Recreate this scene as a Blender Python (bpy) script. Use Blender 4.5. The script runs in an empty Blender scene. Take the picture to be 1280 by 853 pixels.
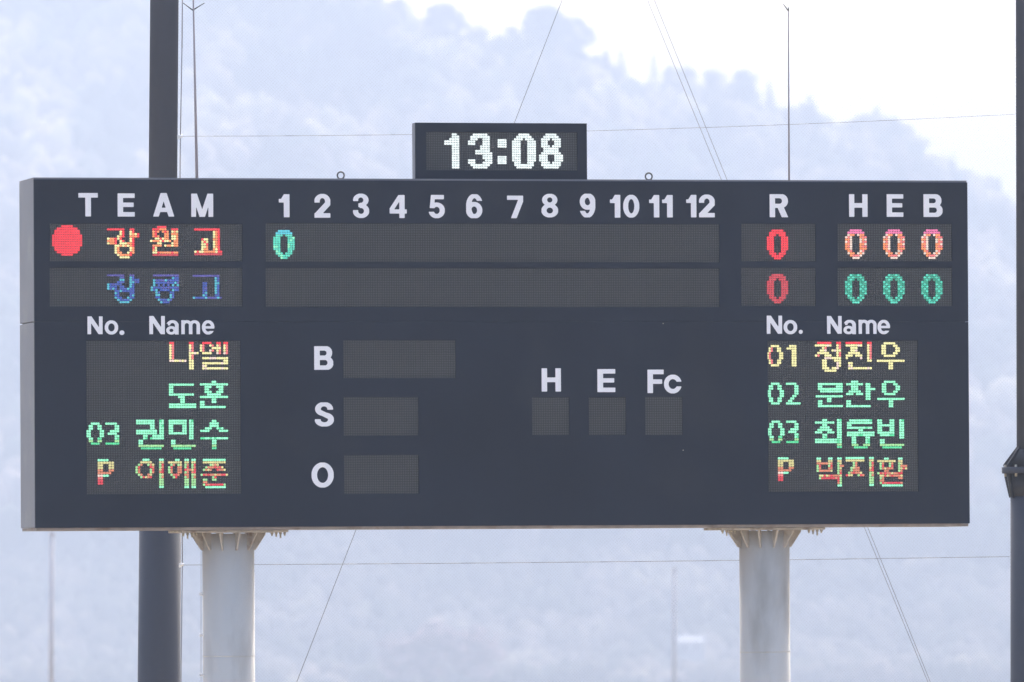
import bpy, bmesh, math, random
import numpy as np
from mathutils import Vector, Matrix, noise
random.seed(7); rng = np.random.default_rng(7)
S = bpy.context.scene
COL = S.collection
R = math.radians

# ------------------------------------------------------------------ camera
CZ = 5.2                                   # eye height of the stand
CX, CY = -14.309, -90.0
YAW, PITCH, ROLL, FPX = 0.2110067, 0.0254811, -0.0058802, 11179.29
FW = Vector((math.sin(YAW)*math.cos(PITCH), math.cos(YAW)*math.cos(PITCH), math.sin(PITCH)))
r0 = Vector((math.cos(YAW), -math.sin(YAW), 0)); u0 = r0.cross(FW)
RT = r0*math.cos(ROLL) + u0*math.sin(ROLL); UP = -r0*math.sin(ROLL) + u0*math.cos(ROLL)
CAM = Vector((CX, CY, CZ))
cd = bpy.data.cameras.new('camera'); co = bpy.data.objects.new('camera', cd); COL.objects.link(co)
M3 = Matrix((RT, UP, -FW)).transposed()
co.matrix_world = Matrix.Translation(CAM) @ M3.to_4x4()
cd.sensor_width = 36.0; cd.lens = FPX*36.0/1280.0
cd.clip_start = 1.0; cd.clip_end = 30000.0
cd.dof.use_dof = True; cd.dof.focus_distance = 92.5; cd.dof.aperture_fstop = 3.8
S.camera = co

# ------------------------------------------------------------------ light and exposure
EXPO = 1.71
SUN_EL, SUN_AZ = R(40), R(24)
w = bpy.data.worlds.new("World"); S.world = w; w.use_nodes = True
nt = w.node_tree; bg = nt.nodes['Background']
sky = nt.nodes.new('ShaderNodeTexSky'); sky.sky_type = 'NISHITA'; sky.sun_disc = False
sky.sun_elevation = SUN_EL; sky.sun_rotation = SUN_AZ; sky.air_density = 1.0; sky.dust_density = 6.0; sky.ozone_density = 1.5
nt.links.new(sky.outputs[0], bg.inputs[0]); bg.inputs[1].default_value = 0.15
sd = bpy.data.lights.new('sun', 'SUN'); so = bpy.data.objects.new('sun', sd); COL.objects.link(so)
sd.energy = 2.0; sd.angle = R(0.5); sd.color = (1, 0.95, 0.87)
sdir = Vector((math.sin(SUN_AZ)*math.cos(SUN_EL), math.cos(SUN_AZ)*math.cos(SUN_EL), math.sin(SUN_EL)))
so.rotation_euler = sdir.to_track_quat('Z', 'Y').to_euler(); so.location = (0, 0, 60)
S.view_settings.view_transform = 'Standard'; S.view_settings.look = 'None'
S.view_settings.exposure = EXPO; S.view_settings.gamma = 1.0
HAZE = 0.00044

# ------------------------------------------------------------------ helpers
def ray(px, py):
    return (FW + RT*((px-640)/FPX) + UP*((426.5-py)/FPX))
def at_y(px, py, Y):
    d = ray(px, py); return CAM + d*((Y-CY)/d.y)
def at_d(px, py, D):                       # a point D metres along the view axis
    return CAM + ray(px, py)*D
def s2l(c): return tuple(((x/255)/12.92 if x/255 <= .04045 else ((x/255+.055)/1.055)**2.4) for x in c)

def mat(name, base, rough=.6, metal=0., spec=.5, var=0., vscale=3., bump=0., bscale=40., stretch=(1,1,1), attr=None, dirt=None, dscale=1.5):
    m = bpy.data.materials.new(name); m.use_nodes = True; n = m.node_tree.nodes; l = m.node_tree.links
    b = n['Principled BSDF']; b.inputs['Roughness'].default_value = rough; b.inputs['Metallic'].default_value = metal
    b.inputs['Specular IOR Level'].default_value = spec; b.inputs['Base Color'].default_value = (*base, 1)
    tc = n.new('ShaderNodeTexCoord'); mp = n.new('ShaderNodeMapping'); mp.inputs['Scale'].default_value = stretch
    l.new(tc.outputs['Object'], mp.inputs[0])
    src = None
    if attr:
        a = n.new('ShaderNodeAttribute'); a.attribute_name = attr; src = a.outputs['Color']
    if var or dirt:
        t = n.new('ShaderNodeTexNoise'); t.inputs['Scale'].default_value = vscale; t.inputs['Detail'].default_value = 6
        l.new(mp.outputs[0], t.inputs['Vector'])
        hs = n.new('ShaderNodeMix'); hs.data_type = 'RGBA'; hs.blend_type = 'MULTIPLY'; hs.inputs[0].default_value = 1
        cr = n.new('ShaderNodeValToRGB'); cr.color_ramp.elements[0].position = .3; cr.color_ramp.elements[1].position = .7
        cr.color_ramp.elements[0].color = (1-var, 1-var, 1-var, 1); cr.color_ramp.elements[1].color = (1+var, 1+var, 1+var, 1)
        l.new(t.outputs['Fac'], cr.inputs[0]); hs.inputs[6].default_value = (*base, 1)
        if src: l.new(src, hs.inputs[6])
        l.new(cr.outputs[0], hs.inputs[7]); src = hs.outputs[2]
    if dirt:
        t2 = n.new('ShaderNodeTexNoise'); t2.inputs['Scale'].default_value = dscale; t2.inputs['Detail'].default_value = 8
        l.new(mp.outputs[0], t2.inputs['Vector'])
        c2 = n.new('ShaderNodeValToRGB'); c2.color_ramp.elements[0].position = .55; c2.color_ramp.elements[1].position = .75
        l.new(t2.outputs['Fac'], c2.inputs[0])
        mx = n.new('ShaderNodeMix'); mx.data_type = 'RGBA'; l.new(c2.outputs[0], mx.inputs[0])
        l.new(src, mx.inputs[6]); mx.inputs[7].default_value = (*dirt, 1); src = mx.outputs[2]
    if src: l.new(src, b.inputs['Base Color'])
    if bump:
        t3 = n.new('ShaderNodeTexNoise'); t3.inputs['Scale'].default_value = bscale; l.new(mp.outputs[0], t3.inputs['Vector'])
        bp = n.new('ShaderNodeBump'); bp.inputs['Strength'].default_value = bump; bp.inputs['Distance'].default_value = .01
        l.new(t3.outputs['Fac'], bp.inputs['Height']); l.new(bp.outputs[0], b.inputs['Normal'])
    return m

def emis(name, rgb, k=1.0):
    m = bpy.data.materials.new(name); m.use_nodes = True; n = m.node_tree.nodes; l = m.node_tree.links
    b = n['Principled BSDF']; b.inputs['Base Color'].default_value = (.02, .02, .02, 1); b.inputs['Roughness'].default_value = .4
    c = s2l(rgb); b.inputs['Emission Color'].default_value = (*c, 1)
    # each diode is a little brighter or weaker than its neighbours
    tc = n.new('ShaderNodeTexCoord'); wn = n.new('ShaderNodeTexWhiteNoise'); wn.noise_dimensions = '3D'
    sn = n.new('ShaderNodeVectorMath'); sn.operation = 'SNAP'; sn.inputs[1].default_value = (.0126, .5, .0126)
    l.new(tc.outputs['Object'], sn.inputs[0]); l.new(sn.outputs[0], wn.inputs['Vector'])
    mr = n.new('ShaderNodeMapRange'); mr.inputs['To Min'].default_value = .78*k*1.12/2**EXPO; mr.inputs['To Max'].default_value = 1.22*k*1.12/2**EXPO
    l.new(wn.outputs['Value'], mr.inputs[0]); l.new(mr.outputs[0], b.inputs['Emission Strength'])
    return m

def bm_box(bm, x0, x1, y0, y1, z0, z1):
    v = [bm.verts.new(p) for p in ((x0,y0,z0),(x1,y0,z0),(x1,y1,z0),(x0,y1,z0),(x0,y0,z1),(x1,y0,z1),(x1,y1,z1),(x0,y1,z1))]
    for f in ((0,3,2,1),(4,5,6,7),(0,1,5,4),(1,2,6,5),(2,3,7,6),(3,0,4,7)): bm.faces.new([v[i] for i in f])
def bm_tube(bm, a, b, ra, rb, n=12, cap=True):
    a = Vector(a); b = Vector(b); d = (b-a).normalized()
    t = d.cross(Vector((0,1,0))) if abs(d.y) < .9 else d.cross(Vector((1,0,0)))
    t.normalize(); s = d.cross(t)
    ca = [bm.verts.new(a + (t*math.cos(k*2*math.pi/n)+s*math.sin(k*2*math.pi/n))*ra) for k in range(n)]
    cb = [bm.verts.new(b + (t*math.cos(k*2*math.pi/n)+s*math.sin(k*2*math.pi/n))*rb) for k in range(n)]
    for k in range(n):
        f = bm.faces.new((ca[k], ca[(k+1)%n], cb[(k+1)%n], cb[k])); f.smooth = True
    if cap: bm.faces.new(ca[::-1]); bm.faces.new(cb)
def bm_lathe(bm, c, prof, n=32):           # prof = [(r, z)], closed ends
    rings = []
    for r, z in prof:
        rings.append([bm.verts.new((c[0]+r*math.cos(k*2*math.pi/n), c[1]+r*math.sin(k*2*math.pi/n), c[2]+z)) for k in range(n)])
    for a, b in zip(rings, rings[1:]):
        for k in range(n):
            f = bm.faces.new((a[k], a[(k+1)%n], b[(k+1)%n], b[k])); f.smooth = True
    bm.faces.new(rings[0][::-1]); bm.faces.new(rings[-1])
def obj(name, bm, m, parent=None, bevel=0.):
    me = bpy.data.meshes.new(name)
    bmesh.ops.recalc_face_normals(bm, faces=bm.faces); bm.to_mesh(me); bm.free()
    for x in (m if isinstance(m, (list, tuple)) else [m]): me.materials.append(x)
    o = bpy.data.objects.new(name, me); COL.objects.link(o)
    if parent: o.parent = parent
    if bevel:
        bv = o.modifiers.new('bevel', 'BEVEL'); bv.width = bevel; bv.segments = 1; bv.limit_method = 'ANGLE'
    return o
def empty(name, loc, label, cat, group=None):
    o = bpy.data.objects.new(name, None); COL.objects.link(o); o.location = loc; o.empty_display_size = .3
    return tag(o, label, cat, group)
def tag(o, label=None, cat=None, group=None, kind=None):
    if label: o['label'] = label
    if cat: o['category'] = cat
    if group: o['group'] = group
    if kind: o['kind'] = kind
    return o

# ------------------------------------------------------------------ materials
M_front = mat('painted_front', (.013, .0195, .033), .75, spec=.2, var=.16, vscale=.7, bump=.05, dirt=(.022, .027, .037), dscale=.8)
M_side = mat('side_paint', (.165, .165, .185), .5, var=.06, vscale=2, dirt=(.22, .215, .21), dscale=2)
M_trim = mat('bottom_trim', (.25, .205, .17), .6, var=.25, vscale=6, dirt=(.16, .09, .05), dscale=5)
M_core = mat('inner_steel', (.05, .05, .055), .6)
M_gap = mat('led_backing', (.02, .021, .024), .8)
M_mod = mat('led_mask', (.030, .033, .035), .7, var=.05)
M_dot = mat('unlit_led', (.052, .056, .058), .35, spec=.6)
M_white = mat('white_vinyl', (.80, .80, .83), .5, var=.03, vscale=5)
M_galv = mat('galvanised_paint', (.52, .51, .49), .75, spec=.2, var=.06, vscale=2, stretch=(1,1,.35), dirt=(.36, .34, .31), dscale=2.2)
M_flange = mat('flange_steel', (.42, .39, .35), .6, var=.2, vscale=9, dirt=(.20, .13, .08), dscale=7)
M_pole = mat('dark_pole_paint', (.050, .056, .074), .7, spec=.25, var=.08, vscale=2, stretch=(1,1,.2))
M_collar = mat('collar_paint', (.022, .024, .030), .6, spec=.3)
M_bolt = mat('zinc_bolt', (.40, .36, .28), .45, metal=.5)
M_wire = mat('steel_wire', (.16, .16, .18), .6)
M_net = mat('net_twine', (.22, .23, .28), .8)
M_rod = mat('rod_metal', (.30, .27, .28), .45, metal=.2)
M_clamp = mat('white_clamp', (.8, .8, .8), .5)
M_bark = mat('bark', (.12, .09, .07), .9)
M_wood = mat('foliage', (.08, .1, .06), .9, spec=.1, attr='Col')
for _m in (M_wood,):
    pass

# ------------------------------------------------------------------ terrain
FH = Vector((math.sin(YAW), math.cos(YAW), 0)); RH = Vector((math.cos(YAW), -math.sin(YAW), 0))
RIDGE = [(-4200,120),(-2500,40),(-900,-90),(-300,-110),(150,-75),(330,-48),(440,-22),(485,14),(530,42),(580,52),(610,62),(650,60),(690,52),(740,82),(790,118),(830,118),(880,118),(930,128),(985,150),(1020,150),(1052,172),(1072,158),(1112,156),(1140,180),(1165,212),(1195,222),(1230,236),(1258,262),(1290,300),(1500,380),(2100,450),(4000,560)]
RXS = [p[0] for p in RIDGE]; RYS = [p[1] for p in RIDGE]
DR = 3900.0
D0 = 2700.0
def sm(a, b, x):
    t = min(1, max(0, (x-a)/(b-a))); return t*t*(3-2*t)
def terrain(s, d):
    if d < 180: return 0.
    z = -31*sm(180, 1500, d)
    if d > D0:
        px = 640 + s/DR*FPX*(1.0 if d > DR else 1.0)*(DR/max(d, 1400))**.6
        ry = float(np.interp(px, RXS, RYS))
        zr = CZ + (711-ry-9)/FPX*DR
        t = (d-D0)/(DR-D0)
        if t < 1: z = -31 + (zr+31)*(t**1.12)
        else: z = zr*max(0, 1-((d-DR)/1200)) if zr > 0 else zr
        nz = noise.noise(Vector((s/110, d/160, 3)))*10 + noise.noise(Vector((s/40, d/60, 7)))*3.5
        z += nz*min(1, t*3)*(1-sm(.86, 1.0, t) if t < 1 else sm(1, 1.3, t))
    return z
def W(s, d, z=None):
    p = Vector((CX, CY, 0)) + FH*d + RH*s
    p.z = terrain(s, d) if z is None else z
    return p
ss = np.unique(np.concatenate([np.linspace(-4500, 4500, 61), np.linspace(-500, 500, 81)]))
ds = np.unique(np.concatenate([np.linspace(-3000, 0, 7), np.linspace(0, 2650, 28), np.linspace(2700, 4000, 100), np.linspace(4020, 5200, 12)]))
V = [tuple(W(float(s), float(d))) for d in ds for s in ss]
n = len(ss); F = [(j*n+i, j*n+i+1, (j+1)*n+i+1, (j+1)*n+i) for j in range(len(ds)-1) for i in range(n-1)]
me = bpy.data.meshes.new('ground'); me.from_pydata(V, [], F); me.polygons.foreach_set('use_smooth', [True]*len(F))
gm = bpy.data.materials.new('ground_cover'); gm.use_nodes = True
nn = gm.node_tree.nodes; ll = gm.node_tree.links; b = nn['Principled BSDF']; b.inputs['Roughness'].default_value = .95; b.inputs['Specular IOR Level'].default_value = .1
tc = nn.new('ShaderNodeTexCoord'); t1 = nn.new('ShaderNodeTexNoise'); t1.inputs['Scale'].default_value = .012; t1.inputs['Detail'].default_value = 8
cr = nn.new('ShaderNodeValToRGB'); e = cr.color_ramp.elements
e[0].position = .35; e[0].color = (.07, .085, .045, 1); e[1].position = .6; e[1].color = (.15, .125, .09, 1)
x = e.new(.48); x.color = (.10, .10, .06, 1)
ll.new(tc.outputs['Object'], t1.inputs['Vector']); ll.new(t1.outputs['Fac'], cr.inputs[0]); ll.new(cr.outputs[0], b.inputs['Base Color'])
me.materials.append(gm); g = bpy.data.objects.new('ground', me); COL.objects.link(g); tag(g, kind='structure')

# sandy playing field between the stand and the scoreboard
M_field = mat('infield_sand', (.31, .26, .20), .95, spec=.1, var=.12, vscale=.2)
bm = bmesh.new(); pts = [(-75, -118), (70, -118), (95, -40), (60, 14), (-50, 14), (-95, -40)]
bm.faces.new([bm.verts.new((x_, y_, .012)) for x_, y_ in pts]); tag(obj('playing_field', bm, M_field), kind='structure')

# farm roads and terrace edges on the hill foot (pale lines low in the view)
def road(pts, width, name='farm_road'):
    bm = bmesh.new(); prev = None
    P = []
    for (x0, y0), (x1, y1) in zip(pts, pts[1:]):
        for k in range(9 if (x1, y1) == pts[-1] else 8): P.append((x0+(x1-x0)*k/8, y0+(y1-y0)*k/8))
    for px, py in P:
        d_ = ray(px, py); lo, hi = 0, 0
        fh = math.hypot(d_.x, d_.y)
        for D in np.linspace(2650, 3850, 700):
            p = CAM + d_*D; q = p-Vector((CX, CY, 0)); s_, dd = q.dot(RH), q.dot(FH)
            if p.z <= terrain(s_, dd)+.05: break
        a = W(s_, dd-width); c = W(s_, dd+width*.3); a.z += .5; c.z += .5
        c.z = max(c.z, a.z+.2)
        va = bm.verts.new(a); vc = bm.verts.new(c); vb = bm.verts.new(a-Vector((0,0,1.2)))
        if prev:
            bm.faces.new((prev[0], va, vc, prev[1])); bm.faces.new((prev[2], vb, va, prev[0]))
        prev = (va, vc, vb)
    o = obj(name, bm, M_road); tag(o, kind='structure')
M_road = mat('pale_gravel', (.26, .25, .24), .9, var=.1, vscale=.3)
road([(-30, 818), (40, 812), (165, 828)], 1.6)
road([(360, 787), (500, 790), (640, 788), (860, 773), (920, 771)], 1.8)
road([(990, 748), (1080, 762), (1180, 775), (1290, 779)], 1.8)

# ------------------------------------------------------------------ woods on the hillside
ico = bmesh.new(); bmesh.ops.create_icosphere(ico, subdivisions=2, radius=1)
ico.verts.ensure_lookup_table(); IV = np.array([v.co[:] for v in ico.verts]); IF = np.array([[v.index for v in f.verts] for f in ico.faces]); ico.free()
ico = bmesh.new(); bmesh.ops.create_icosphere(ico, subdivisions=1, radius=1)
JV = np.array([v.co[:] for v in ico.verts]); JF = np.array([[v.index for v in f.verts] for f in ico.faces]); ico.free()
PAL = np.array([(.020,.034,.024),(.030,.048,.030),(.12,.10,.075),(.19,.155,.12),(.38,.32,.21),(.05,.065,.038),(.28,.22,.18)])
def mesh_np(name, Vn, Fn, cols, m):
    me = bpy.data.meshes.new(name); me.vertices.add(len(Vn)); me.vertices.foreach_set('co', Vn.astype(np.float32).ravel())
    me.loops.add(len(Fn)*3); me.loops.foreach_set('vertex_index', Fn.astype(np.int32).ravel())
    me.polygons.add(len(Fn)); me.polygons.foreach_set('loop_start', np.arange(0, len(Fn)*3, 3, dtype=np.int32))
    me.update(calc_edges=True)
    a = me.color_attributes.new('Col', 'FLOAT_COLOR', 'POINT'); a.data.foreach_set('color', np.concatenate([cols, np.ones((len(cols), 1))], 1).astype(np.float32).ravel())
    me.materials.append(m); me.validate(); return me
Vs, Fs, Cs, base = [], [], [], 0
d = D0-170
while d < DR+35:
    step = 11.5 if d > D0+200 else 8.5
    s = -560 + random.random()*9
    while s < 560:
        sj = s+random.uniform(-4, 4); dj = d+random.uniform(-5, 5)
        field = noise.noise(Vector((sj/60, dj/45, 11)))
        foot = dj < D0+210 + 90*field
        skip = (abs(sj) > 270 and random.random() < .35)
        if not skip:
            k = noise.noise(Vector((sj/42, dj/110, 1.5)))*.95 + noise.noise(Vector((sj/20, dj/60, 5.5)))*.85
            ci = int(np.clip((k+.62)/1.24*7 + random.uniform(-.8, .8), 0, 6))
            c = PAL[[0, 1, 5, 2, 3, 6, 4][ci]]*random.uniform(.8, 1.25)
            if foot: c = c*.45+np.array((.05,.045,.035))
            h = random.uniform(11, 19); r_ = random.uniform(4.6, 7.8); z = terrain(sj, dj)
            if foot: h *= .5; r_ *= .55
            elif dj > DR-70: h *= .6; r_ *= .8
            pine = ci < 2
            for q in range(2):
                v = JV*(1+rng.uniform(-.42, .42, (len(JV), 1)))
                if pine: tz = (v[:, 2:3]+1)/2; v = np.concatenate([v[:, :2]*(1.15-.75*tz), v[:, 2:3]], 1)
                v = v*np.array([r_*random.uniform(.7, 1), r_*random.uniform(.7, 1), h*.42])
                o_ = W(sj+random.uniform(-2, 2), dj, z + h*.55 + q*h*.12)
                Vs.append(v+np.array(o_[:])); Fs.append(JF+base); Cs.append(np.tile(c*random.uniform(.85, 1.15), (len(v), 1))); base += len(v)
        s += (10.5 if d > D0+200 else 6.5)*random.uniform(.8, 1.2)
    d += step
me = mesh_np('hillside_woods', np.concatenate(Vs), np.concatenate(Fs), np.concatenate(Cs), M_wood)
o = bpy.data.objects.new('hillside_woods', me); COL.objects.link(o); tag(o, 'hazy woods of mixed pine and bare trees covering the hill', 'woods', kind='stuff')

# ------------------------------------------------------------------ trees one can tell apart
def tree(name, px, py, wpx, D, hm, kind, label, group, colr, cat='tree'):
    """top of the crown seen at (px, py), crown wpx wide"""
    top = at_d(px, py, D); wid = wpx*D/FPX
    q = top-Vector((CX, CY, 0)); zg = terrain(q.dot(RH), q.dot(FH))
    hm = max(hm, top.z-zg+.3) if top.z-zg < 30 else hm
    rt = empty(name, (top.x, top.y, top.z-hm), label, cat, group)
    bm = bmesh.new(); tw = .018*hm
    bm_tube(bm, (0,0,-.6), (0,0,hm*.5), tw, tw*.7, 8); bm_tube(bm, (0,0,hm*.49), (0,0,hm*.93), tw*.7, tw*.2, 8)
    for k in range(9):
        a = k*2.4; z0 = hm*(.38+.05*k); L = wid*.42*(1-.07*k)
        bm_tube(bm, (0,0,z0), (math.cos(a)*L, math.sin(a)*L, z0+L*.5), tw*.35, tw*.1, 5)
    obj('trunk', bm, M_bark, rt)
    Vc, Fc, Cc, bs = [], [], [], 0
    nclump = 90
    for k in range(nclump):
        t = random.random()
        if kind == 'pine':
            zz = hm*(.35+.65*t); rad = wid*.5*(1-t)**.75+.12; a = random.random()*6.28; rr = rad*math.sqrt(random.random())
            x_, y_ = math.cos(a)*rr, math.sin(a)*rr; sz = wid*.10*(1.25-t)
        else:
            v = Vector((random.gauss(0,1), random.gauss(0,1), random.gauss(0,1))).normalized()*(random.random()**.4)
            x_, y_ = v.x*wid*.5*(1+.25*math.sin(px+k//22)), v.y*wid*.5; zz = hm*.60+v.z*hm*.38; sz = wid*random.uniform(.06, .15)
        vv = JV*(1+rng.uniform(-.45, .45, (len(JV), 1)))*sz*np.array([1, 1, .75])+np.array([x_, y_, min(zz, hm-sz*.5)])
        Vc.append(vv); Fc.append(JF+bs); bs += len(vv); Cc.append(np.tile(np.array(colr)*random.uniform(.6, 1.5), (len(vv), 1)))
    # loose single leaves between the clumps
    for k in range(240):
        t = random.random(); a = random.random()*6.28
        if kind == 'pine': zz = hm*(.33+.67*t); rr = (wid*.58*(1-t)**.8+.1)*random.random()**.5
        else: zz = hm*(.33+.67*t); rr = wid*.56*math.sqrt(max(0, 1-(2*t-1)**2))*random.random()**.4
        c0 = np.array([math.cos(a)*rr, math.sin(a)*rr, zz]); tri = c0+rng.normal(0, wid*.03+.05, (3, 3))
        Vc.append(tri); Fc.append(np.array([[0,1,2]])+bs); bs += 3; Cc.append(np.tile(np.array(colr), (3, 1)))
    me = mesh_np('crown', np.concatenate(Vc), np.concatenate(Fc), np.concatenate(Cc), M_wood)
    c = bpy.data.objects.new('crown', me); COL.objects.link(c); c.parent = rt
PINE = (.045,.065,.04); BARE = (.14,.115,.09); OCH = (.17,.15,.09)
RT_ = [ # px, top y, width, kind, label
 (498, 0, 40, 'b', OCH, 'round pale tree on the ridge, leftmost that shows against the white sky'),
 (553, 4, 50, 'b', BARE, 'broad low tree on the ridge above the left corner of the clock'),
 (598, 30, 30, 'b', OCH, 'small pale tree in the ridge dip above the clock'),
 (640, 33, 38, 'b', OCH, 'rounded tree in the low part of the ridge just left of the tallest crown'),
 (681, 6, 62, 'b', PINE, 'tall rounded crown on the ridge at the top of the diagonal wire'),
 (716, 20, 46, 'b', PINE, 'second tall crown right beside the ridge top over the clock'),
 (757, 62, 34, 'p', OCH, 'pale pointed tree where the ridge steps down right of the clock'),
 (776, 61, 26, 'p', BARE, 'slim pointed tree on the ridge between the clock and the double wires'),
 (817, 66, 24, 'p', PINE, 'narrow dark pointed pine on the ridge just left of the double wires'),
 (838, 82, 26, 'b', OCH, 'small round tree on the ridge at the top of the double wires'),
 (858, 78, 30, 'b', BARE, 'low round tree on the ridge just right of the double wires'),
 (893, 80, 34, 'b', OCH, 'pale round tree on the ridge between the double wires and the thin rod'),
 (932, 86, 40, 'b', PINE, 'dark egg shaped tree on the ridge left of the thin rod'),
 (962, 100, 24, 'p', BARE, 'thin pointed tree on the ridge just left of the thin rod'),
 (1012, 119, 34, 'p', PINE, 'dark pointed pine on the ridge right of the thin rod'),
 (1033, 150, 30, 'b', OCH, 'low pale tree on the ridge right of the pointed pine'),
 (1056, 160, 26, 'b', OCH, 'small pale tree beside the dark square clump of the ridge'),
 (1084, 147, 44, 'b', PINE, 'left half of the dark flat topped clump above the letter H'),
 (1109, 146, 44, 'b', PINE, 'right half of the dark flat topped clump above the letter E'),
 (1132, 170, 40, 'b', PINE, 'dark sloping tree just right of the flat topped clump'),
 (1160, 200, 30, 'b', OCH, 'low pale tree above the letter B on the ridge'),
 (1191, 190, 14, 'p', PINE, 'lone thin spiky tree above the right end of the scoreboard'),
 (1219, 222, 36, 'b', PINE, 'dark tree on the ridge just right of the scoreboard corner'),
 (1247, 238, 40, 'b', BARE, 'bushy tree on the ridge beside the right dark pole'),
]
for i, (px, py, wp, k, c, lab) in enumerate(RT_):
    tree('pine_tree' if k == 'p' else 'broadleaf_tree', px, py, wp, DR-10 - (i % 3)*12, 21 if k == 'p' else 19, 'pine' if k == 'p' else 'b', lab, 'trees along the ridge', c)
for px, py, wp, lab in ((500, 790, 60, 'pinkish bare tree low behind the board, leftmost of its row'), (543, 775, 70, 'tallest pinkish bare tree below the middle of the board'), (598, 782, 66, 'pinkish bare tree, right end of the row below the board')):
    tree('bare_tree', px, py, wp, 2520, 18, 'b', lab, 'bare trees at the hill foot', (.30, .20, .18))

# ------------------------------------------------------------------ far farm houses
M_hwall = mat('house_wall', (.38, .37, .35), .8, var=.05, vscale=1); M_hroof = mat('house_roof', (.30, .31, .34), .6, var=.05); M_hwin = mat('house_window', (.06, .07, .09), .2)
def house(x0, y0, x1, y1, D, label, roofc=None):
    a = at_d(x0, y1, D); b_ = at_d(x1, y1, D); t = at_d(x0, y0, D)
    wd = (b_-a).length; h = t.z-a.z; dp = max(4, wd*.7)
    rt = empty('farm_house', a+(b_-a)/2, label, 'house', None); rt.rotation_euler = (0, 0, -YAW)
    rt.location.z = a.z
    bm = bmesh.new(); bm_box(bm, -wd/2, wd/2, 0, dp, -6, h*.68); obj('wall', bm, M_hwall, rt)
    bm = bmesh.new(); e_ = .25
    v = [bm.verts.new(p) for p in ((-wd/2-e_, -e_, h*.68+.01), (wd/2+e_, -e_, h*.68+.01), (wd/2+e_, dp+e_, h*.68+.01), (-wd/2-e_, dp+e_, h*.68+.01), (-wd/2-e_, dp/2, h), (wd/2+e_, dp/2, h))]
    for f in ((0,1,5,4), (2,3,4,5), (1,2,5), (3,0,4), (0,3,2,1)): bm.faces.new([v[i] for i in f])
    obj('roof', bm, M_hroof, rt)
    for k in range(2):
        bm = bmesh.new(); cx = (-.25+.5*k)*wd; bm_box(bm, cx-wd*.06, cx+wd*.06, -.05, .02, h*.25, h*.5); obj('window', bm, M_hwin, rt)
house(847, 795, 880, 818, 2690, 'small white house on the hill foot left of the right column')
house(846, 768, 866, 777, 2900, 'low white shed on the track above the small white house')
house(695, 756, 714, 769, 2950, 'cream hut on the hill foot below the middle of the board')
house(556, 709, 571, 718, 3200, 'tiny white hut high under the board between wire and middle')

# thin far utility poles
def far_pole(x0, y0, x1, y1, D, rr, label):
    t = at_d(x0, y0, D); b_ = at_d(x1, y1, D); base = Vector((b_.x, b_.y, terrain((b_-CAM).dot(RH), (b_-CAM).dot(FH))))
    rt = empty('utility_pole', base, label, 'pole')
    bm = bmesh.new(); bm_tube(bm, (0,0,-.5), t-base, rr*1.1, rr*.8, 12); obj('shaft', bm, M_far, rt)
    bm = bmesh.new(); q = t-base; bm_tube(bm, q, q+Vector((0,0,.12)), rr*1.3, rr*.9, 12)
    obj('cap', bm, M_far, rt)
M_far = mat('concrete_pole', (.62, .56, .55), .8, var=.05)
far_pole(65, 669, 63, 845, 330, .085, 'thin blurred concrete pole far away at lower left')
far_pole(843, 712, 842, 845, 620, .13, 'faint thin pole far away left of the right column')

# ------------------------------------------------------------------ scoreboard
BW, BH, BT = 9.8276, 3.55, .95
ZB = CZ + .4455
SB = empty('scoreboard', (BW/2, BT/2, 0), 'large dark baseball scoreboard with lit names and scores on two pale steel columns', 'scoreboard')
SB.location = (0, 0, 0)
def uv(px, py, Y=0.): p = at_y(px, py, Y); return p.x, p.z
def rect(x0, y0, x1, y1, Y=0.):
    a = uv(x0, y0, Y); b_ = uv(x1, y1, Y); c = uv(x0, y1, Y); d_ = uv(x1, y0, Y)
    return (a[0]+c[0])/2, (b_[1]+c[1])/2, (b_[0]+d_[0])/2, (a[1]+d_[1])/2     # u0, v0, u1, v1
ZT = ZB+BH
DISP = { # name: (photo rectangle, modules across, modules down)
 'team_display': [((62,280,303,327),5,1), ((62,335,303,383.5),5,1)],
 'inning_display': [((332,280,899,328),12,1), ((332,335.5,899,384),12,1)],
 'run_display': [((926.5,280,1019.5,327),2,1), ((926.5,335,1019.5,383),2,1)],
 'total_display': [((1047,280,1190,327),3,1), ((1047,335,1190,383),3,1)],
 'name_display': [((108,426,301,618),4,4), ((960,426,1147.5,615),4,4)],
 'count_display': [((429,425.5,569.5,473),3,1), ((429.5,496.5,523,545),2,1), ((430,569,523.5,617.5),2,1)],
 'judgement_display': [((665,497,711.5,544),1,1), ((736,497,782.5,544),1,1), ((806.5,496.5,853,544),1,1)]}
def plate(name, u0, v0, u1, v1, holes, m, parent, y0=0., th=.03):
    us = sorted({u0, u1, *[h[0] for h in holes], *[h[2] for h in holes]}); vs = sorted({v0, v1, *[h[1] for h in holes], *[h[3] for h in holes]})
    bm = bmesh.new(); vc = {}
    def V_(i, j):
        if (i, j) not in vc: vc[i, j] = bm.verts.new((us[i], y0, vs[j]))
        return vc[i, j]
    for i in range(len(us)-1):
        for j in range(len(vs)-1):
            cx, cz = (us[i]+us[i+1])/2, (vs[j]+vs[j+1])/2
            if any(h[0] < cx < h[2] and h[1] < cz < h[3] for h in holes): continue
            bm.faces.new((V_(i, j), V_(i+1, j), V_(i+1, j+1), V_(i, j+1)))
    be = [e for e in bm.edges if len(e.link_faces) == 1]
    r_ = bmesh.ops.extrude_edge_only(bm, edges=be)
    bmesh.ops.translate(bm, verts=[v for v in r_['geom'] if isinstance(v, bmesh.types.BMVert)], vec=(0, th, 0))
    return obj(name, bm, m, parent)
SEAM = uv(620, 402.5)[1]
allr = {k: [rect(*r[0]) for r in v] for k, v in DISP.items()}
holes = [r for v in allr.values() for r in v]
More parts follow.
